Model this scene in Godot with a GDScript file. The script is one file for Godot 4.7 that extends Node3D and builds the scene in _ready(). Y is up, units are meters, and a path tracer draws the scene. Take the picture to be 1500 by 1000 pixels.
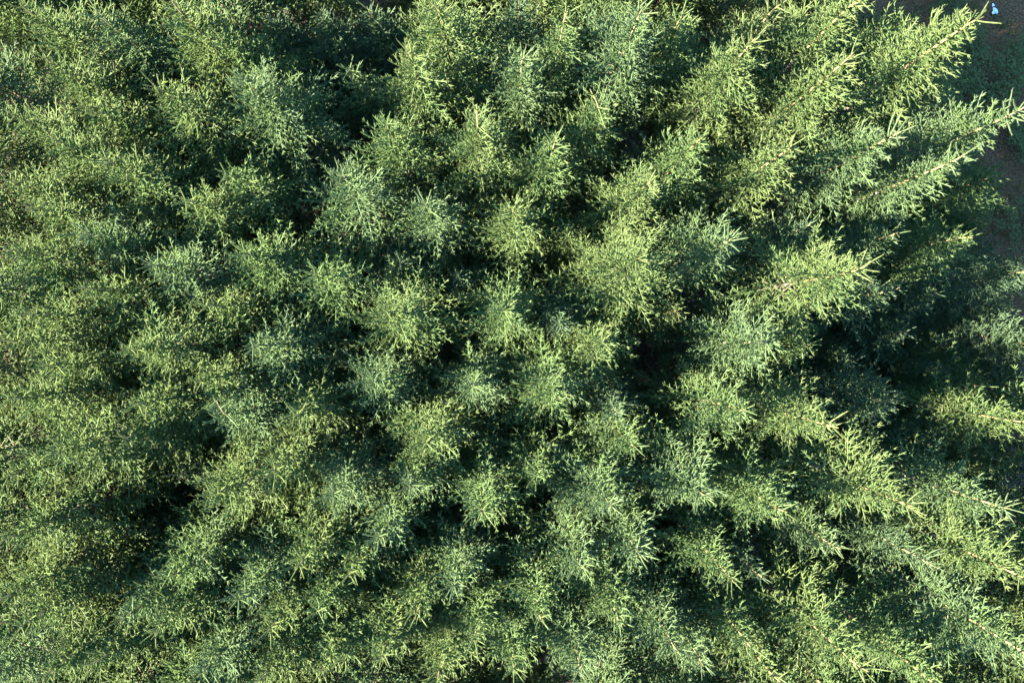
extends Node3D
# A dense spruce plantation photographed straight down from a drone, beside a small bare clearing.

const FOV := 42.0                # vertical
const CAM_Y := 34.8
const F_PX := 1302.5             # focal length in pixels of a 1500 x 1000 picture with that field of view

var rng := RandomNumberGenerator.new()
var rnd2 := RandomNumberGenerator.new()
var taken := {}
var noise := FastNoiseLite.new()

var needle_mats := {}
var twig_mat: StandardMaterial3D
var bark_mat: StandardMaterial3D
var young_mat: StandardMaterial3D
var branch_sets := []            # one array of meshes for each size class
var leaders := []
var trunk_meshes := []
var stem_mesh: ArrayMesh
var lit_tips := []
const CLASS_LEN := [0.3, 0.52, 0.82, 1.2, 1.65]

# ---------------------------------------------------------------- small helpers
func rf(a: float, b: float) -> float:
	return rng.randf_range(a, b)

func numbered(called: String) -> String:
	var n: int = taken.get(called, 0)
	taken[called] = n + 1
	return called if n == 0 else "%s_%03d" % [called, n]

func thing(called: String, label: String, category: String, at: Vector3, group := "") -> Node3D:
	var o := Node3D.new()
	o.name = numbered(called)
	add_child(o)
	o.position = at
	o.set_meta("label", label)
	o.set_meta("category", category)
	if group != "":
		o.set_meta("group", group)
	return o

func part(called: String, m: Mesh, parent: Node3D, t := Transform3D.IDENTITY) -> MeshInstance3D:
	var o := MeshInstance3D.new()
	o.name = called
	o.mesh = m
	o.transform = t
	parent.add_child(o, true)
	return o

func ground_y(x: float, z: float) -> float:
	return 0.085 * x + 0.22 * noise.get_noise_2d(x * 6.0, z * 6.0)

# where the straight line through a pixel of the photograph is at a given height
func at_height(px: float, py: float, y: float) -> Vector3:
	var d := (CAM_Y - y) / F_PX
	return Vector3((px - 750.0) * d, y, (py - 500.0) * d)

func at_ground(px: float, py: float) -> Vector3:
	var p := at_height(px, py, 0.0)
	for k in 6:
		p = at_height(px, py, ground_y(p.x, p.z))
	return p

func lin(r: float, g: float, b: float) -> Color:
	return Color(r, g, b).linear_to_srgb()

# ---------------------------------------------------------------- foliage meshes
class Geo:
	var nv := PackedVector3Array()   # needles
	var nn := PackedVector3Array()
	var nc := PackedColorArray()
	var tv := PackedVector3Array()   # twigs
	var tn := PackedVector3Array()
	func tri(a: Vector3, b: Vector3, c: Vector3, col: Color) -> void:
		var n := (c - a).cross(b - a).normalized()
		nv.append(a); nv.append(b); nv.append(c)
		for k in 3:
			nn.append(n); nc.append(col)
	func tube(pts: Array, radii: Array, sides: int) -> void:
		var rings := []
		for i in pts.size():
			var d: Vector3 = (pts[mini(i + 1, pts.size() - 1)] - pts[maxi(i - 1, 0)]).normalized()
			var u := d.cross(Vector3(0.31, 0.82, 0.48)).normalized()
			var w := d.cross(u)
			var ring := []
			for k in sides:
				var a := TAU * k / sides
				ring.append([u * cos(a) + w * sin(a), pts[i] + (u * cos(a) + w * sin(a)) * radii[i]])
			rings.append(ring)
		for i in pts.size() - 1:
			for k in sides:
				var a = rings[i][k]
				var b = rings[i][(k + 1) % sides]
				var c = rings[i + 1][k]
				var e = rings[i + 1][(k + 1) % sides]
				for q in [a, c, b, b, c, e]:
					tv.append(q[1]); tn.append(q[0])
	# the closed inner mass of needles round a twig
	func core(pts: Array, r: float, c0: Color, c1: Color) -> void:
		var n := pts.size()
		var rings := []
		for i in n:
			var d: Vector3 = (pts[mini(i + 1, n - 1)] - pts[maxi(i - 1, 0)]).normalized()
			var u := d.cross(Vector3(0.31, 0.82, 0.48)).normalized()
			var w := d.cross(u)
			var rr := r * (0.75 if i == 0 else 0.35 if i == n - 1 else 1.0)
			var ring := []
			for k in 4:
				var a := TAU * (k + 0.5 * (i % 2)) / 4.0
				ring.append([u * cos(a) + w * sin(a), pts[i] + (u * cos(a) + w * sin(a)) * rr, c0.lerp(c1, float(i) / (n - 1))])
			rings.append(ring)
		for i in n - 1:
			for k in 4:
				var a = rings[i][k]
				var b = rings[i][(k + 1) % 4]
				var c = rings[i + 1][k]
				var e = rings[i + 1][(k + 1) % 4]
				for q in [a, c, b, b, c, e]:
					nv.append(q[1]); nn.append(q[0]); nc.append(q[2])
	func commit(needles: Material, twigs: Material) -> ArrayMesh:
		var m := ArrayMesh.new()
		if nv.size():
			var a := []
			a.resize(Mesh.ARRAY_MAX)
			a[Mesh.ARRAY_VERTEX] = nv
			a[Mesh.ARRAY_NORMAL] = nn
			a[Mesh.ARRAY_COLOR] = nc
			m.add_surface_from_arrays(Mesh.PRIMITIVE_TRIANGLES, a)
			m.surface_set_material(m.get_surface_count() - 1, needles)
		if tv.size():
			var b := []
			b.resize(Mesh.ARRAY_MAX)
			b[Mesh.ARRAY_VERTEX] = tv
			b[Mesh.ARRAY_NORMAL] = tn
			m.add_surface_from_arrays(Mesh.PRIMITIVE_TRIANGLES, b)
			m.surface_set_material(m.get_surface_count() - 1, twigs)
		return m

const OLD_NEEDLE := Color(0.42, 0.6, 0.64)  # bluish older needles, teal deepened to paint shade into the inner sprays
const NEW_NEEDLE := Color(1.26, 1.33, 1.08)  # pale new growth, lightened further to paint the tips as sunlit

# needles all round a curved twig, swept towards its tip
func needles(g: Geo, pts: Array, density: float, length: float, age: float, thick := 0.015) -> void:
	var total := 0.0
	for i in pts.size() - 1:
		total += pts[i].distance_to(pts[i + 1])
	var done := 0.0
	if thick > 0.0:
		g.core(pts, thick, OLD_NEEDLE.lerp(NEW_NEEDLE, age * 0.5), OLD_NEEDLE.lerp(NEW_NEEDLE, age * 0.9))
	for i in pts.size() - 1:
		var a: Vector3 = pts[i]
		var d: Vector3 = pts[i + 1] - a
		var l := d.length()
		d /= l
		var u := d.cross(Vector3(0.2, 0.9, 0.37)).normalized()
		var w := d.cross(u)
		for k in int(l * density + rng.randf()):
			var t := rng.randf()
			var near_tip := clampf((done + t * l) / maxf(total, 0.01), 0.0, 1.0)
			var ang := rng.randf() * TAU
			var out := u * cos(ang) + w * sin(ang)
			var slant := rf(0.35, 0.8) + 0.5 * near_tip * near_tip
			var dir := (out + d * slant).normalized()
			var p := a + d * (t * l)
			var side := dir.cross(d + out * rf(-0.8, 0.8)).normalized() * rf(0.0026, 0.004)
			var tip := p + dir * length * rf(0.75, 1.1)
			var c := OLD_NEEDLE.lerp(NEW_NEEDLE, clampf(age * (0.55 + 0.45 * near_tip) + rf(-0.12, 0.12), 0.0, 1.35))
			g.tri(p - side, p + side, tip, c)
		done += l

func curve(p: Vector3, d: Vector3, l: float, bend: Vector3, n: int) -> Array:
	var out := [p]
	for i in n:
		d = (d + bend / n).normalized()
		p += d * (l / n)
		out.append(p)
	return out

func turned(d: Vector3, away: float, roll: float) -> Vector3:
	var u := d.cross(Vector3.UP)
	u = Vector3(0, 0, 1) if u.length() < 0.05 else u.normalized()
	var w := u.cross(d).normalized()
	return (d * cos(away) + (u * cos(roll) + w * sin(roll)) * sin(away)).normalized()

func make_branch(L: float) -> ArrayMesh:
	var g := Geo.new()
	var n := maxi(4, int(L / 0.1))
	var axis := curve(Vector3.ZERO, Vector3(1, rf(-0.12, 0.05) - 0.1 * L, rf(-0.08, 0.08)).normalized(), L, Vector3(0, 0.25 + 0.28 * L, rf(-0.25, 0.25)), n)
	var radii := []
	for i in axis.size():
		radii.append(lerpf(0.005 + 0.0065 * L, 0.0025, float(i) / n))
	g.tube(axis, radii, 4)
	var bare := clampf(L - 1.25, 0.0, 0.5)
	var first := int(bare / L * n)
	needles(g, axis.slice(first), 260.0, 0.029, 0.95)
	var free := minf(rf(0.18, 0.3), L * 0.5)
	var s := maxf(0.05, bare * 0.8)
	var left := 1.0
	while s < L - free * 0.6:
		var q := s / L * n
		var i := clampi(int(q), 0, n - 1)
		var p: Vector3 = axis[i].lerp(axis[i + 1], q - i)
		var d: Vector3 = (axis[i + 1] - axis[i]).normalized()
		var roll := (0.0 if left > 0 else PI) + rf(-0.6, 0.6) + (0.45 * left)
		var len2 := clampf((L - s) * 0.55, 0.1, 0.56) * rf(0.7, 1.2)
		var d2 := turned(d, rf(0.75, 1.2), roll)
		var n2 := maxi(2, int(len2 / 0.1))
		var ax2 := curve(p, d2, len2, d * 0.3 + Vector3(0, 0.15, 0), n2)
		var r2 := []
		for k in ax2.size():
			r2.append(lerpf(0.0035 + 0.004 * len2, 0.002, float(k) / n2))
		g.tube(ax2, r2, 3)
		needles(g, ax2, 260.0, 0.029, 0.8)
		if len2 > 0.13:
			var t := 0.05
			var side := 1.0
			while t < len2 - 0.05:
				var q3 := t / len2 * n2
				var j := clampi(int(q3), 0, n2 - 1)
				var p3: Vector3 = ax2[j].lerp(ax2[j + 1], q3 - j)
				var d3: Vector3 = (ax2[j + 1] - ax2[j]).normalized()
				var len3 := clampf((len2 - t) * 0.62, 0.08, 0.22) * rf(0.7, 1.25)
				var e3 := turned(d3, rf(0.7, 1.15), (0.0 if side > 0 else PI) + rf(-0.6, 0.6))
				var ax3 := curve(p3, e3, len3, d3 * 0.25 + Vector3(0, 0.12, 0), 2)
				g.tube(ax3, [0.003, 0.0025, 0.0015], 3)
				needles(g, ax3, 260.0, 0.028, 0.9)
				side = -side
				t += rf(0.075, 0.12)
		left = -left
		s += rf(0.075, 0.12)
	# the bud cluster at the end: one or two short shoots beside the terminal one
	var end: Vector3 = axis[n - 1]
	for k in rng.randi_range(1, 2):
		var e := turned((axis[n] - axis[n - 1]).normalized(), rf(0.5, 0.8), PI * k + rf(-0.6, 0.6))
		var ax := curve(end, e, rf(0.07, 0.13), Vector3(0, 0.2, 0), 2)
		g.tube(ax, [0.003, 0.0025, 0.0015], 3)
		needles(g, ax, 260.0, 0.028, 1.0)
	return g.commit(needle_mats.G, twig_mat)

# the free top of a tree: a straight pale shoot with a ring of short rising shoots near its tip
func make_leader(kind: int) -> ArrayMesh:
	var g := Geo.new()
	var L := 0.62
	var bend := Vector3(rf(-0.15, 0.15), 0, rf(-0.15, 0.15))
	if kind == 2:
		bend = Vector3(0.9, -0.2, 0.2)
	var ax := curve(Vector3.ZERO, Vector3.UP, L, bend, 6)
	g.tube(ax, [0.017, 0.015, 0.0135, 0.012, 0.0105, 0.009, 0.006], 6)
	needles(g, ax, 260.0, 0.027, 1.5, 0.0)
	var prongs := [4, 3, 3, 6][kind] as int
	for k in prongs:
		var low: int = 4 if k % 2 == 0 or kind == 3 else 5
		var d := turned((ax[low + 1] - ax[low]).normalized(), rf(0.6, 0.95) if kind != 1 or k > 0 else 0.3, TAU * (k + rf(-0.2, 0.2)) / prongs)
		var pl := rf(0.24, 0.4) if kind != 3 else rf(0.28, 0.48)
		if kind == 1 and k == 0:
			pl = 0.5
		var a2 := curve(ax[low], d, pl, Vector3(0, 0.35, 0), 3)
		g.tube(a2, [0.0075, 0.0065, 0.0055, 0.004], 4)
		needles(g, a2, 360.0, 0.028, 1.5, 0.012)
	# an older ring of longer shoots lower down
	for k in 5:
		var a4 := curve(ax[1].lerp(ax[2], rf(-0.5, 1.0)), turned(Vector3.UP, rf(0.7, 1.2), TAU * (k + rf(-0.4, 0.4)) / 5.0), rf(0.16, 0.5), Vector3(rf(-0.25, 0.25), rf(0.2, 0.5), rf(-0.25, 0.25)), 4)
		g.tube(a4, [0.0085, 0.0075, 0.0065, 0.0055, 0.004], 4)
		needles(g, a4, 330.0, 0.029, 1.45, 0.013)
		if k % 2 == 0:
			var a5 := curve(a4[2], turned((a4[3] - a4[2]).normalized(), 0.8, rf(0, TAU)), rf(0.1, 0.18), Vector3(0, 0.2, 0), 2)
			g.tube(a5, [0.004, 0.0035, 0.002], 3)
			needles(g, a5, 300.0, 0.028, 1.4, 0.012)
	# a few weak shoots on the way up
	for k in 5:
		var q := rf(0.3, 3.6)
		var i := int(q)
		var p: Vector3 = ax[i].lerp(ax[i + 1], q - i)
		var a3 := curve(p, turned(Vector3.UP, rf(0.8, 1.1), rf(0, TAU)), rf(0.06, 0.14), Vector3(0, 0.3, 0), 2)
		g.tube(a3, [0.0035, 0.003, 0.002], 3)
		needles(g, a3, 400.0, 0.021, 1.0)
	return g.commit(needle_mats.G, young_mat)

func make_trunk(v: int) -> ArrayMesh:      # one metre high and one metre thick at the foot, scaled for each tree
	var g := Geo.new()
	var pts := []
	var radii := []
	for i in 13:
		var t := i / 12.0
		pts.append(Vector3(0.0, t, 0.0))
		var flare := 0.25 * exp(-t * 22.0)
		radii.append(lerpf(0.5, 0.125, t) + flare + 0.012 * sin(i * 2.3 + v))
	g.tube(pts, radii, 10)
	return g.commit(null, bark_mat)

# ---------------------------------------------------------------- one spruce
const TINT_WORD := {"Y": "yellow-green", "G": "green", "B": "blue-green", "S": "grey-green", "O": "olive-green"}
const TIP_WORD := ["a straight leader", "a forked leader", "a bent leader", "a starry leader"]

func spruce(tip: Vector3, reach: float, tint: String, tip_kind: int, depth: float, sparse := false, label := "", group := "") -> Node3D:
	var gy := ground_y(tip.x, tip.z)
	var o := thing("spruce_tree", label, "tree", Vector3(tip.x, gy, tip.z), group)
	var H := tip.y - gy
	var leader_scale := rf(1.05, 1.45)
	var top := H - 0.62 * leader_scale            # where the leader shoot starts
	var stem_len := minf(3.4, top * 0.5)
	var foot := 0.02 + 0.0165 * H
	var joint := foot * 0.25
	part("trunk", trunk_meshes[rng.randi() % trunk_meshes.size()], o, Transform3D(Basis.from_scale(Vector3(foot, top - stem_len + 0.02, foot)), Vector3(0, -0.02, 0)))
	part("upper_stem", stem_mesh, o, Transform3D(Basis.from_scale(Vector3(joint, stem_len, joint)), Vector3(0, top - stem_len, 0)))
	var lead := part("leader_shoot", leaders[tip_kind][rng.randi() % 3], o, Transform3D(Basis(Vector3.UP, rf(0, TAU)).scaled(Vector3.ONE * leader_scale), Vector3(0, top, 0)))
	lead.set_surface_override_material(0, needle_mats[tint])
	# whorls of branches, longer and flatter the further they are below the tip
	var d := 0.62 * leader_scale
	var turn := rf(0, TAU)
	var year := rf(0.36, 0.5)
	var lean := rf(0.05, 0.25)          # lopsided crowns
	var heavy := rf(0, TAU)
	while d < depth:
		var whorl := rng.randi_range(5, 6)
		for k in whorl:
			_branch(o, H, d + rf(-0.05, 0.05), turn + TAU * (k + rf(-0.16, 0.16)) / whorl, reach * (1.0 + lean * cos(TAU * k / whorl + turn - heavy)), 1.0, tint)
		for k in (0 if sparse else 1 if d < 1.0 else 2 if d < 3.6 else 1):
			_branch(o, H, d + year * rf(0.25, 0.85), rf(0, TAU), reach, rf(0.5, 0.8), tint)
		if d > 0.9 and d < 3.6 and not sparse:        # short weak shoots that hide the stem between the whorls
			for k in 3:
				_branch(o, H, d + year * rng.randf(), rf(0, TAU), reach, rf(0.2, 0.38), tint)
		turn += 0.6 + rf(-0.3, 0.3)
		d += year * rf(0.85, 1.15) * (1.0 if d < 3.6 else 1.5)
	return o

func _branch(o: Node3D, H: float, d: float, az: float, reach: float, part_len: float, tint: String) -> void:
	var L := minf((0.13 + 0.465 * pow(maxf(d - 0.42, 0.04), 0.82)) * reach, 1.7 * reach) * part_len * rf(0.88, 1.12)
	var cls := 0
	while cls < 4 and absf(log(CLASS_LEN[cls + 1] / L)) < absf(log(CLASS_LEN[cls] / L)):
		cls += 1
	var set_: Array = branch_sets[cls]
	var k: float = clampf(L / CLASS_LEN[cls], 0.7, 1.3)
	var rise := lerpf(0.95, 0.05, clampf(d / 3.2, 0.0, 1.0)) - 0.2 * clampf((d - 3.2) / 3.0, 0.0, 1.0) + rf(-0.15, 0.15)
	var b := Basis(Vector3.UP, az) * Basis(Vector3(0, 0, 1), rise) * Basis(Vector3(1, 0, 0), rf(-0.35, 0.35))
	var m := part("branch", set_[rng.randi() % set_.size()], o, Transform3D(b.scaled(Vector3.ONE * k), Vector3(0, H - d, 0)))
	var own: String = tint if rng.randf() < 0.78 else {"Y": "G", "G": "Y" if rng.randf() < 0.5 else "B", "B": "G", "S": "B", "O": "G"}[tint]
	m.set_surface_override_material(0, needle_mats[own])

# ---------------------------------------------------------------- materials
func needle_material(r: float, g: float, b: float) -> StandardMaterial3D:
	var m := StandardMaterial3D.new()
	m.albedo_color = lin(r, g, b)
	m.vertex_color_use_as_albedo = true
	m.roughness = 0.58
	m.metallic_specular = 0.35
	m.cull_mode = BaseMaterial3D.CULL_DISABLED
	m.backlight_enabled = true
	m.backlight = Color(0.95, 1.0, 0.55)
	return m

func noise_texture(stops: Array, freq: float, sd: int, size := 512) -> NoiseTexture2D:
	var f := FastNoiseLite.new()
	f.seed = sd
	f.frequency = freq
	f.fractal_octaves = 5
	var grad := Gradient.new()
	grad.offsets = PackedFloat32Array(stops.map(func(s): return s[0]))
	grad.colors = PackedColorArray(stops.map(func(s): return s[1]))
	var t := NoiseTexture2D.new()
	t.width = size
	t.height = size
	t.seamless = true
	t.noise = f
	t.color_ramp = grad
	return t

func make_materials() -> void:
	needle_mats = {
		"Y": needle_material(0.121, 0.161, 0.06),
		"G": needle_material(0.107, 0.158, 0.06),
		"B": needle_material(0.107, 0.156, 0.074),
		"S": needle_material(0.084, 0.13, 0.072),  # shaded copy: the shade on overtopped crowns put into a duller green
		"O": needle_material(0.106, 0.134, 0.056),
	}
	twig_mat = StandardMaterial3D.new()
	twig_mat.albedo_color = lin(0.1, 0.078, 0.05)
	twig_mat.roughness = 0.85
	young_mat = StandardMaterial3D.new()
	young_mat.albedo_color = lin(0.19, 0.135, 0.06)
	young_mat.roughness = 0.75
	bark_mat = StandardMaterial3D.new()
	bark_mat.albedo_texture = noise_texture([[0.25, lin(0.09, 0.065, 0.05)], [0.5, lin(0.17, 0.13, 0.1)], [0.75, lin(0.26, 0.22, 0.18)]], 0.03, 5, 256)
	bark_mat.uv1_triplanar = true
	bark_mat.uv1_world_triplanar = true
	bark_mat.uv1_scale = Vector3(2.0, 0.6, 2.0)
	bark_mat.roughness = 0.9

# ---------------------------------------------------------------- the scene
func _ready() -> void:
	rng.seed = 20413
	noise.seed = 11
	noise.frequency = 0.03
	var cam := Camera3D.new()
	cam.name = "camera"
	cam.fov = FOV
	cam.near = 0.1
	cam.far = 400.0
	cam.position = Vector3(0, CAM_Y, 0)
	cam.rotation_degrees = Vector3(-90, 0, 0)
	add_child(cam)
	cam.current = true

	var env := Environment.new()
	env.background_mode = Environment.BG_SKY
	var sky_mat := ProceduralSkyMaterial.new()
	sky_mat.sky_top_color = Color(0.3, 0.48, 0.64)
	sky_mat.sky_horizon_color = Color(0.66, 0.76, 0.86)
	sky_mat.ground_bottom_color = Color(0.1, 0.12, 0.08)
	sky_mat.ground_horizon_color = Color(0.3, 0.34, 0.3)
	sky_mat.sky_curve = 0.15
	var sky := Sky.new()
	sky.sky_material = sky_mat
	env.sky = sky
	env.tonemap_mode = Environment.TONE_MAPPER_LINEAR
	env.background_energy_multiplier = 0.55
	env.tonemap_exposure = 14.3
	env.sdfgi_enabled = true
	env.ssao_enabled = true
	env.ssil_enabled = true
	var we := WorldEnvironment.new()
	we.environment = env
	add_child(we)

	var sun := DirectionalLight3D.new()
	sun.name = "sun"
	sun.light_energy = 1.5
	sun.light_color = Color(1.0, 0.955, 0.87)
	sun.light_angular_distance = 0.5
	sun.shadow_enabled = true
	add_child(sun)
	var el := deg_to_rad(31.0)
	var az := deg_to_rad(8.0)
	sun.look_at_from_position(Vector3.ZERO, Vector3(cos(el) * cos(az), -sin(el), -cos(el) * sin(az)))

	make_materials()
	build_ground()
	for L in CLASS_LEN:
		var a := []
		for k in 4:
			a.append(make_branch(L))
		branch_sets.append(a)
	for kind in 4:
		var a := []
		for k in 3:
			a.append(make_leader(kind))
		leaders.append(a)
	for v in 3:
		trunk_meshes.append(make_trunk(v))
	var g := Geo.new()
	var pts := []
	var radii := []
	for i in 9:
		pts.append(Vector3(0, i / 8.0, 0))
		radii.append(lerpf(0.5, 0.24, i / 8.0))
	g.tube(pts, radii, 8)
	stem_mesh = g.commit(null, young_mat)
	plant_stand()
	build_clearing()

func build_ground() -> void:
	var st := SurfaceTool.new()
	st.begin(Mesh.PRIMITIVE_TRIANGLES)
	var N := 120
	var half := 60.0
	for j in N + 1:
		for i in N + 1:
			# finer in the middle
			var u := (i * 2.0 / N - 1.0)
			var v := (j * 2.0 / N - 1.0)
			var x := half * (0.5 * u + 0.5 * u * u * u)
			var z := half * (0.5 * v + 0.5 * v * v * v)
			st.set_uv(Vector2(x, z) * 0.2)
			st.add_vertex(Vector3(x, ground_y(x, z), z))
	for j in N:
		for i in N:
			var a := j * (N + 1) + i
			for k in [a, a + 1, a + N + 1, a + 1, a + N + 2, a + N + 1]:
				st.add_index(k)
	st.generate_normals()
	var m := StandardMaterial3D.new()
	m.albedo_texture = noise_texture([[0.2, lin(0.012, 0.008, 0.005)], [0.45, lin(0.032, 0.02, 0.012)], [0.6, lin(0.048, 0.032, 0.018)], [0.8, lin(0.075, 0.055, 0.03)]], 0.02, 3, 1024)
	m.uv1_triplanar = true
	m.uv1_world_triplanar = true
	m.uv1_scale = Vector3.ONE * 0.35
	m.roughness = 1.0
	var o := MeshInstance3D.new()
	o.name = "ground"
	o.mesh = st.commit()
	o.material_override = m
	o.set_meta("kind", "structure")
	add_child(o)

# tip pixel x, y; how far the tip stands above the usual height; reach of the crown; colour; top
const TREES := [
	[250, 4, 0.6, 1.1, "Y", 0], [28, 8, 0.2, 1.1, "Y", 0], [140, 20, -0.4, 1.0, "B", 0], [60, 85, 0.0, 1.1, "Y", 0], [352, 112, 0.6, 1.12, "B", 3], [222, 122, 0.2, 1.1, "Y", 0],
	[66, 200, 0.3, 1.15, "Y", 0], [12, 165, -0.5, 1.0, "Y", 3], [4, 262, -0.2, 1.05, "Y", 0], [150, 232, 0.3, 1.1, "Y", 3], [268, 290, -0.2, 1.0, "Y", 0], [40, 300, 0.1, 1.1, "Y", 0],
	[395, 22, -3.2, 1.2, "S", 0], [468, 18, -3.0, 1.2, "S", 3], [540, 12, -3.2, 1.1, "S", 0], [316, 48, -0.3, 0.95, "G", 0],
	[640, 4, 0.6, 1.1, "Y", 0], [597, 72, 0.4, 1.1, "Y", 1], [764, 82, 0.2, 0.95, "B", 3], [828, 16, 0.2, 0.9, "G", 0], [941, 10, 1.4, 1.05, "B", 3], [698, 178, 0.4, 1.1, "Y", 2],
	[563, 178, 0.0, 1.0, "G", 0], [812, 208, -0.1, 1.05, "G", 0], [884, 150, -0.4, 1.0, "G", 2], [512, 96, -2.2, 0.85, "B", 0], [955, 262, 0.3, 0.95, "Y", 1], [622, 298, -0.3, 1.0, "B", 3],
	[752, 306, -0.1, 1.05, "Y", 0], [1030, 198, 0.2, 0.9, "G", 1], [760, 0, -1.6, 1.0, "S", 0], [1000, 20, -0.3, 1.0, "G", 0],
	[1105, 56, 1.0, 1.15, "Y", 3], [1262, -8, 1.0, 1.2, "Y", 0], [1250, 80, 1.2, 1.15, "Y", 0], [1440, 20, 2.2, 1.15, "Y", 1], [1325, 190, 0.9, 1.0, "B", 1], [1503, 158, 0.6, 1.05, "B", 3],
	[1418, 228, 0.0, 0.95, "B", 1], [1165, 212, 0.5, 1.05, "Y", 3], [1463, 256, -5.0, 1.5, "G", 0], [1072, 352, 0.5, 1.1, "B", 3], [1317, 342, -2.4, 1.1, "B", 1], [1140, 4, -0.2, 0.95, "O", 0],
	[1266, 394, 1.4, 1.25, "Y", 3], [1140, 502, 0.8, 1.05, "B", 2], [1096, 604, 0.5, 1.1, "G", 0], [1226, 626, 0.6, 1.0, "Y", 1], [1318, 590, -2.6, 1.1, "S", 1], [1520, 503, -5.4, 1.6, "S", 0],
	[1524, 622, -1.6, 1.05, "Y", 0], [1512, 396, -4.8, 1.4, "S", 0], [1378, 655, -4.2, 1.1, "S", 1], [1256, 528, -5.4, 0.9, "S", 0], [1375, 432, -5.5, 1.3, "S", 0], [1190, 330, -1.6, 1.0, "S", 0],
	[1336, 742, 1.0, 1.15, "Y", 3], [1482, 748, 0.0, 1.1, "B", 3], [1232, 806, -0.8, 1.0, "B", 1], [1372, 830, -1.0, 1.05, "S", 1], [1150, 752, 0.5, 1.15, "G", 1], [1077, 852, 0.2, 0.95, "G", 3],
	[1522, 968, 1.3, 1.25, "B", 3], [1268, 986, 1.0, 1.15, "Y", 3], [1388, 1016, 0.8, 1.1, "G", 0], [1522, 856, 0.8, 1.2, "Y", 3], [1398, 876, -4.0, 1.15, "S", 0], [1104, 952, -0.2, 0.95, "G", 1],
	[1032, 976, -0.3, 0.95, "B", 3], [1142, 1002, 0.0, 1.0, "Y", 0], [1034, 728, 0.4, 1.15, "B", 1], [1116, 846, -1.8, 0.95, "S", 0],
	[553, 790, 0.1, 0.95, "B", 3], [598, 714, -0.3, 0.95, "B", 3], [704, 752, 0.1, 1.05, "G", 3], [896, 742, 0.3, 1.1, "B", 3], [664, 862, 0.0, 1.05, "B", 3], [852, 836, 0.2, 1.1, "B", 0],
	[938, 815, 0.2, 1.0, "B", 0], [695, 940, -0.1, 0.95, "G", 3], [908, 912, 0.2, 1.0, "G", 0], [992, 956, 0.1, 1.0, "B", 1], [790, 908, 0.1, 1.05, "G", 0], [556, 966, 0.1, 1.05, "Y", 3],
	[852, 988, 0.1, 1.0, "B", 0], [508, 842, -0.2, 1.0, "Y", 0], [610, 900, -0.2, 1.0, "Y", 0], [752, 985, -0.1, 1.0, "G", 3], [640, 1000, -0.2, 1.0, "Y", 0], [790, 700, -0.9, 1.0, "G", 0],
	[938, 376, 0.9, 1.35, "Y", 3], [886, 503, 0.1, 0.9, "Y", 0], [812, 574, 0.2, 1.1, "G", 0], [738, 453, 0.1, 1.0, "G", 3], [566, 457, 0.5, 1.25, "Y", 0], [545, 560, 0.0, 1.05, "B", 3],
	[690, 568, -0.3, 0.95, "B", 3], [622, 648, 0.2, 1.15, "Y", 0], [906, 604, -1.2, 0.85, "S", 1], [498, 256, 0.5, 1.15, "B", 3], [930, 655, -0.4, 0.95, "G", 3], [822, 470, -1.4, 0.95, "S", 0],
	[354, 370, 0.2, 1.05, "G", 3], [462, 400, 0.2, 1.05, "G", 3], [216, 386, 0.3, 1.1, "B", 3], [10, 364, 0.2, 1.15, "Y", 3], [34, 458, 0.0, 1.0, "Y", 1], [-4, 500, 0.2, 1.05, "Y", 0],
	[60, 536, -0.1, 1.0, "Y", 3], [184, 512, 0.5, 1.2, "Y", 0], [368, 506, 0.1, 1.05, "B", 0], [8, 585, 0.3, 1.15, "Y", 0], [194, 592, 0.0, 1.0, "Y", 1], [318, 612, 0.3, 1.1, "B", 2],
	[78, 662, 0.4, 1.25, "Y", 3], [284, 556, 0.0, 1.0, "Y", 0], [120, 420, -0.1, 1.05, "Y", 0], [112, 340, 0.0, 1.05, "B", 0], [300, 446, -0.4, 0.95, "Y", 0], [430, 610, -0.3, 1.0, "Y", 0],
	[306, 728, 0.1, 1.1, "Y", 0], [-6, 882, 0.2, 1.15, "Y", 0], [24, 918, 0.2, 1.15, "Y", 0], [176, 908, -0.2, 1.0, "B", 3], [215, 775, -5.0, 1.2, "S", 0], [150, 770, -4.5, 1.1, "S", 0], [905, 535, -6.0, 1.1, "S", 0], [240, 852, 0.1, 1.05, "G", 0], [344, 882, 0.2, 1.05, "B", 3],
	[436, 830, 0.0, 1.05, "Y", 3], [390, 926, -0.1, 1.0, "Y", 3], [222, 928, 0.1, 1.1, "Y", 0], [290, 992, 0.2, 1.1, "B", 3], [460, 900, -0.2, 1.0, "G", 0], [60, 990, 0.0, 1.1, "Y", 0],
	[134, 976, -0.2, 1.0, "Y", 0], [0, 792, 0.0, 1.15, "Y", 0], [484, 726, 0.0, 1.05, "B", 3], [398, 690, -0.1, 1.05, "Y", 3], [2, 700, -0.3, 1.0, "Y", 0],
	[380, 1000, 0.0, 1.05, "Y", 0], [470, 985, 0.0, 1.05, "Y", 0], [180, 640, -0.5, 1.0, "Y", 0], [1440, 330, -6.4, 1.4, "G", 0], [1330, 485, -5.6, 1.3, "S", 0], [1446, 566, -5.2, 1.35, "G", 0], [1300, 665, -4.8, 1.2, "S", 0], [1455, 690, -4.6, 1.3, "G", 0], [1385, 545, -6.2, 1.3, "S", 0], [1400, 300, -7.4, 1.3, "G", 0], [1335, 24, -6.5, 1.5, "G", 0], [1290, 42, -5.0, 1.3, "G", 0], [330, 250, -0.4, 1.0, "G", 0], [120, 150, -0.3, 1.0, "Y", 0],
]

func usual_tip(x: float) -> float:        # the canopy follows the slope of the ground
	return 15.4 + 0.085 * x

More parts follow.
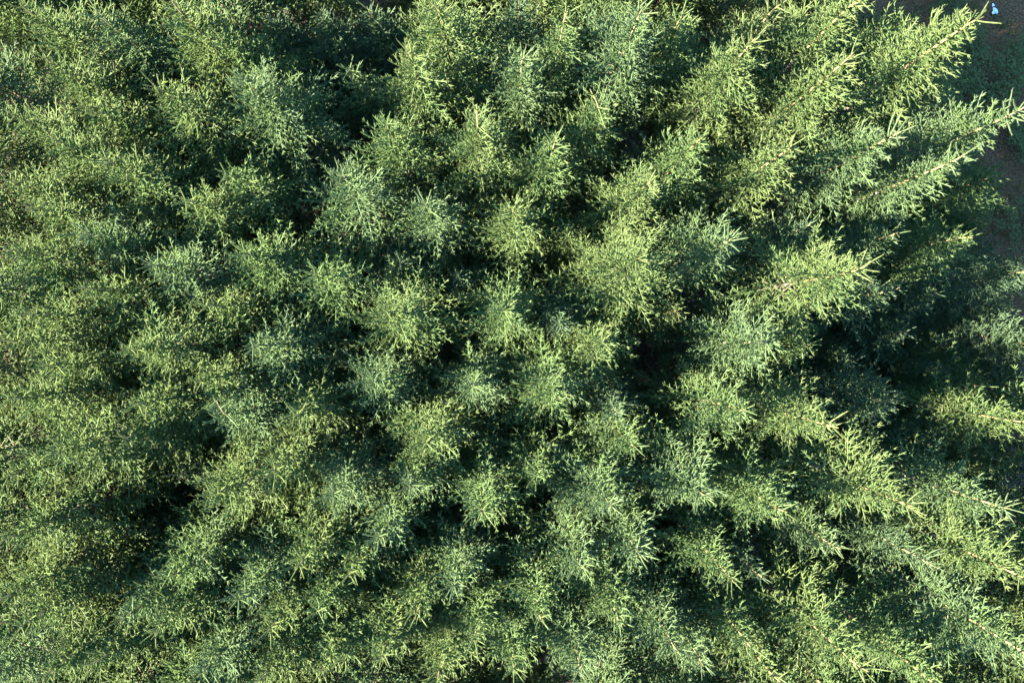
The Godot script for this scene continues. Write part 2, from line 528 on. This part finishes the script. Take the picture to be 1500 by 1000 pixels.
func looks(t: Dictionary) -> String:
	var size: String = "short" if t.low < -1.5 else "tall" if t.low > 0.85 else "broad" if t.reach > 1.08 else "slender" if t.reach < 0.98 else "medium-sized"
	return size + " " + TINT_WORD[t.tint]

func plant_stand() -> void:
	var all := []
	for t in TREES:
		var y := usual_tip((t[0] - 750.0) * 19.4 / F_PX)
		y += t[2]
		var tip := at_height(t[0], t[1], y)
		all.append({"tip": tip, "foot": Vector2(tip.x, tip.z), "low": t[2], "reach": t[3] * (0.86 if t[0] > 1050 and t[2] > -2.0 else 1.07 if t[0] < 450 else 1.0), "tint": t[4], "top": t[5], "depth": 8.5, "far": false})
	# suppressed trees under the canopy, and the stand going on past the picture's edges
	rnd2.seed = 77
	for k in 9000:
		var p := Vector2(rnd2.randf_range(-20.0, 18.5), rnd2.randf_range(-14.5, 14.5))
		var near := 99.0
		for q in all:
			near = minf(near, q.foot.distance_to(p))
		var inside := absf(p.x) < 11.4 and absf(p.y) < 7.7
		if near < (1.3 if inside else 1.6 if absf(p.x) < 14.0 and absf(p.y) < 10.5 else 1.85) or in_clearing(p) or in_gap(p):
			continue
		var low := rnd2.randf_range(-3.6, -1.8) if inside else rnd2.randf_range(-1.0, 0.6)
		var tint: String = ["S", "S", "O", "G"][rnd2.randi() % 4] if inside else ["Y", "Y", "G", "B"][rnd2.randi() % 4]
		all.append({"tip": Vector3(p.x, usual_tip(p.x) + low, p.y), "foot": p, "low": low, "reach": rnd2.randf_range(0.95, 1.15), "tint": tint, "top": 0, "depth": 6.5 if inside else 10.5, "far": absf(p.x) > 14.0 or absf(p.y) > 10.0})
	for t in all:
		var near := all.filter(func(q): return q != t and q.foot.distance_to(t.foot) < 5.0)
		near.sort_custom(func(p, q): return p.foot.distance_to(t.foot) < q.foot.distance_to(t.foot))
		var label: String = looks(t) + " spruce with " + TIP_WORD[t.top]
		if by_clearing(t.foot):
			label += " at the clearing edge beside a " + looks(near[0]) + " one"
		elif looks(near[0]) == looks(near[1]):
			label += " between two " + looks(near[0]) + " ones"
		else:
			var pair := [looks(near[0]), looks(near[1])]
			pair.sort()
			label += " between a " + pair[0] + " and a " + pair[1] + " one"
		spruce(t.tip, t.reach, t.tint, t.top, t.depth, t.far, label, looks(t) + " spruces of the stand")
	print("trees ", all.size())

# dark openings between the crowns
func in_gap(p: Vector2) -> bool:
	for g in [[490, 190], [215, 775], [905, 535], [1275, 530], [1010, 150], [430, 280], [470, 110], [880, 560]]:
		var q := at_height(g[0], g[1], 11.0)
		if p.distance_to(Vector2(q.x, q.z)) < 1.7:
			return true
	return false

func by_clearing(p: Vector2) -> bool:
	for k in 8:
		if in_clearing(p + Vector2.from_angle(TAU * k / 8.0) * 1.6):
			return true
	return false

# bare ground on the far side of the stand's corner
func in_clearing(p: Vector2) -> bool:
	return p.x > 10.2 + maxf(0.0, p.y + 3.5) * 1.4 and p.y < 1.0 or (p.x > 8.6 and p.y < -7.4)

# ---------------------------------------------------------------- the clearing
func leaf_material(r: float, g: float, b: float) -> StandardMaterial3D:
	var m := needle_material(r, g, b)
	m.roughness = 0.6
	return m

# a low bush: a few bent stems and many small leaves round their ends
func bush_meshes(radius: float, height: float, leaves: int) -> Array:
	var wood := Geo.new()
	var green := Geo.new()
	var n := 16
	for k in n:
		var a := TAU * (k + rf(-0.4, 0.4)) / n
		var out := radius * sqrt(rng.randf_range(0.05, 1.0))
		var end := Vector3(cos(a) * out, height * (1.05 - 0.55 * (out / radius) * (out / radius)) * rf(0.75, 1.1), sin(a) * out)
		var mid := end * Vector3(0.35, 0.6, 0.35)
		wood.tube([Vector3(cos(a), 0, sin(a)) * 0.05, mid, end], [0.014, 0.009, 0.004], 4)
		for j in leaves / n:
			var back := rng.randf()
			var p := end.lerp(mid, back * back * 0.9) + Vector3(rf(-1, 1), rf(-0.6, 0.8), rf(-1, 1)) * 0.2 * radius
			p.y = maxf(p.y, 0.05)
			var d := Vector3(rf(-1, 1), rf(-0.3, 0.6), rf(-1, 1)).normalized()
			var w := d.cross(Vector3(rf(-0.4, 0.4), 1, rf(-0.4, 0.4))).normalized()
			var l := rf(0.05, 0.1)
			var c := Color(1, 1, 1) * rf(0.65, 1.25)
			green.tri(p, p + d * l * 0.5 + w * l * 0.3, p + d * l, c)
			green.tri(p, p + d * l, p + d * l * 0.5 - w * l * 0.3, c)
	return [wood.commit(null, twig_mat), green.commit(leaf_mat, null)]

var leaf_mat: StandardMaterial3D

func crumpled(size: float, fold: float, sd: int) -> ArrayMesh:
	rnd2.seed = sd
	var st := SurfaceTool.new()
	st.begin(Mesh.PRIMITIVE_TRIANGLES)
	var N := 9
	var hs := []
	for j in N:
		for i in N:
			var u := i / (N - 1.0) - 0.5
			var v := j / (N - 1.0) - 0.5
			var ang := atan2(v, u)
			var k := 0.85 + 0.17 * sin(ang * 3.0 + 0.9)      # three-cornered outline
			hs.append(Vector3(u * size * k, fold * rnd2.randf() + 0.012, v * size * 1.15 * k))
	for j in N - 1:
		for i in N - 1:
			var a := j * N + i
			for q in [a, a + 1, a + N, a + 1, a + N + 1, a + N]:
				st.add_vertex(hs[q])
	st.generate_normals()
	return st.commit()

func build_clearing() -> void:
	leaf_mat = leaf_material(0.095, 0.125, 0.045)
	var kinds := []
	for k in 3:
		kinds.append(bush_meshes(1.0, 0.9, 1500))
	var spots := [[1452, 128, 1.5, "wide low leafy bush on the clearing beside the tall spruces"], [1492, 205, 1.15, "round leafy bush between two bare brown patches"], [1418, 66, 0.8, "small leafy bush beside the scrap of white plastic"],
		[1494, 84, 0.9, "small leafy bush below the crumpled blue plastic"], [1496, 330, 1.0, "leafy bush where the bare ground meets the short spruces"], [1386, 130, 1.2, "leafy bush in the shade under the tallest yellow-green spruce"],
		[1378, 8, 0.8, "low leafy bush against the short spruce by the clearing"], [1440, 300, 0.6, "tiny leafy bush on the bare brown patch"]]
	for s in spots:
		var o := thing("leafy_bush", s[3], "bush", at_ground(s[0], s[1]), "low bushes on the clearing")
		o.rotation.y = rf(0, TAU)
		o.scale = Vector3(s[2], s[2] * 0.8, s[2])
		var k = kinds[rng.randi() % 3]
		part("stems", k[0], o)
		part("foliage", k[1], o)
	# dry bare soil, browner than the litter under the trees
	var st := SurfaceTool.new()
	st.begin(Mesh.PRIMITIVE_TRIANGLES)
	var step := 0.35
	for j in 54:
		for i in 56:
			var x := 9.0 + i * step
			var z := -18.0 + j * step
			if in_clearing(Vector2(x + 0.17, z + 0.17)):
				for c in [[0, 0], [1, 0], [0, 1], [1, 0], [1, 1], [0, 1]]:
					var q := Vector2(x + c[0] * step, z + c[1] * step)
					st.add_vertex(Vector3(q.x, ground_y(q.x, q.y) + 0.05 + 0.06 * noise.get_noise_2d(q.x * 60.0, q.y * 60.0), q.y))
	st.index()
	st.generate_normals()
	var soil := StandardMaterial3D.new()
	soil.albedo_texture = noise_texture([[0.2, lin(0.02, 0.009, 0.003)], [0.42, lin(0.064, 0.029, 0.011)], [0.6, lin(0.095, 0.047, 0.019)], [0.78, lin(0.14, 0.085, 0.035)]], 0.025, 9, 1024)
	soil.uv1_triplanar = true
	soil.uv1_world_triplanar = true
	soil.uv1_scale = Vector3.ONE * 0.4
	soil.roughness = 1.0
	var floor_ := MeshInstance3D.new()
	floor_.name = "clearing_ground"
	floor_.mesh = st.commit()
	floor_.material_override = soil
	floor_.set_meta("kind", "structure")
	add_child(floor_)
	# scraps of plastic lying on the bare ground
	var blue := StandardMaterial3D.new()
	blue.albedo_color = lin(0.7, 0.72, 0.74)
	blue.roughness = 0.45
	blue.cull_mode = BaseMaterial3D.CULL_DISABLED
	var white := StandardMaterial3D.new()
	white.albedo_color = lin(0.78, 0.78, 0.8)
	white.roughness = 0.5
	white.cull_mode = BaseMaterial3D.CULL_DISABLED
	for d in [[1455, 18, 0.22, blue, "crumpled pale bluish plastic bag lying on bare brown ground", 4], [1395, 37, 0.16, white, "small white plastic scrap on the ground near the spruce tip", 8], [1453, 9, 0.1, white, "tiny white scrap beside the crumpled pale blue plastic", 12]]:
		var p := at_ground(d[0], d[1])
		var o := thing("plastic_scrap", d[4], "litter", p + Vector3(0, 0.1, 0))
		var m := part("film", crumpled(d[2], d[2] * 0.3, d[5]), o)
		m.material_override = d[3]
	# dry stalks and twigs strewn over the bare ground
	var g := Geo.new()
	g.tube([Vector3(-0.16, 0, 0), Vector3(0.02, 0.025, 0.015), Vector3(0.17, 0.0, -0.02)], [0.006, 0.005, 0.003], 3)
	var stalk := StandardMaterial3D.new()
	stalk.albedo_color = lin(0.17, 0.115, 0.065)
	stalk.roughness = 1.0
	scatter("fallen_twigs", g.commit(null, stalk), 2600, "dry brown twigs and stalks strewn over the clearing floor", "twigs", 0.5, 2.0)
	var t := Geo.new()
	for k in 14:
		var a := rf(0, TAU)
		var p := Vector3(cos(a), 0, sin(a)) * rf(0, 0.07)
		var e := p + Vector3(cos(a) * rf(0.03, 0.16), rf(0.1, 0.26), sin(a) * rf(0.03, 0.16))
		var w := Vector3(-sin(a), 0, cos(a)) * 0.006
		t.tri(p - w, p + w, e, Color(1, 1, 1) * rf(0.6, 1.2))
	var grass := leaf_material(0.13, 0.13, 0.055)
	scatter("grass", t.commit(grass, null), 2200, "sparse tufts of dull grass on the clearing floor", "grass", 0.6, 1.5)

func scatter(called: String, m: Mesh, count: int, label: String, category: String, lo: float, hi: float) -> void:
	var places := []
	while places.size() < count:
		var p := Vector2(rf(10.0, 27.0), rf(-17.0, 0.5))
		if not in_clearing(p) or noise.get_noise_2d(p.x * 22.0 + (300.0 if called == "grass" else 0.0), p.y * 22.0) < rf(-0.25, 0.3):
			continue
		var b := Basis(Vector3.UP, rf(0, TAU)) * Basis(Vector3(0, 0, 1), rf(-0.15, 0.15))
		places.append(Transform3D(b.scaled(Vector3.ONE * rf(lo, hi)), Vector3(p.x, ground_y(p.x, p.y) + 0.06, p.y)))
	var mm := MultiMesh.new()
	mm.transform_format = MultiMesh.TRANSFORM_3D
	mm.mesh = m
	mm.instance_count = count
	for i in count:
		mm.set_instance_transform(i, places[i])
	var o := MultiMeshInstance3D.new()
	o.name = called
	o.multimesh = mm
	o.set_meta("label", label)
	o.set_meta("category", category)
	o.set_meta("kind", "stuff")
	add_child(o)
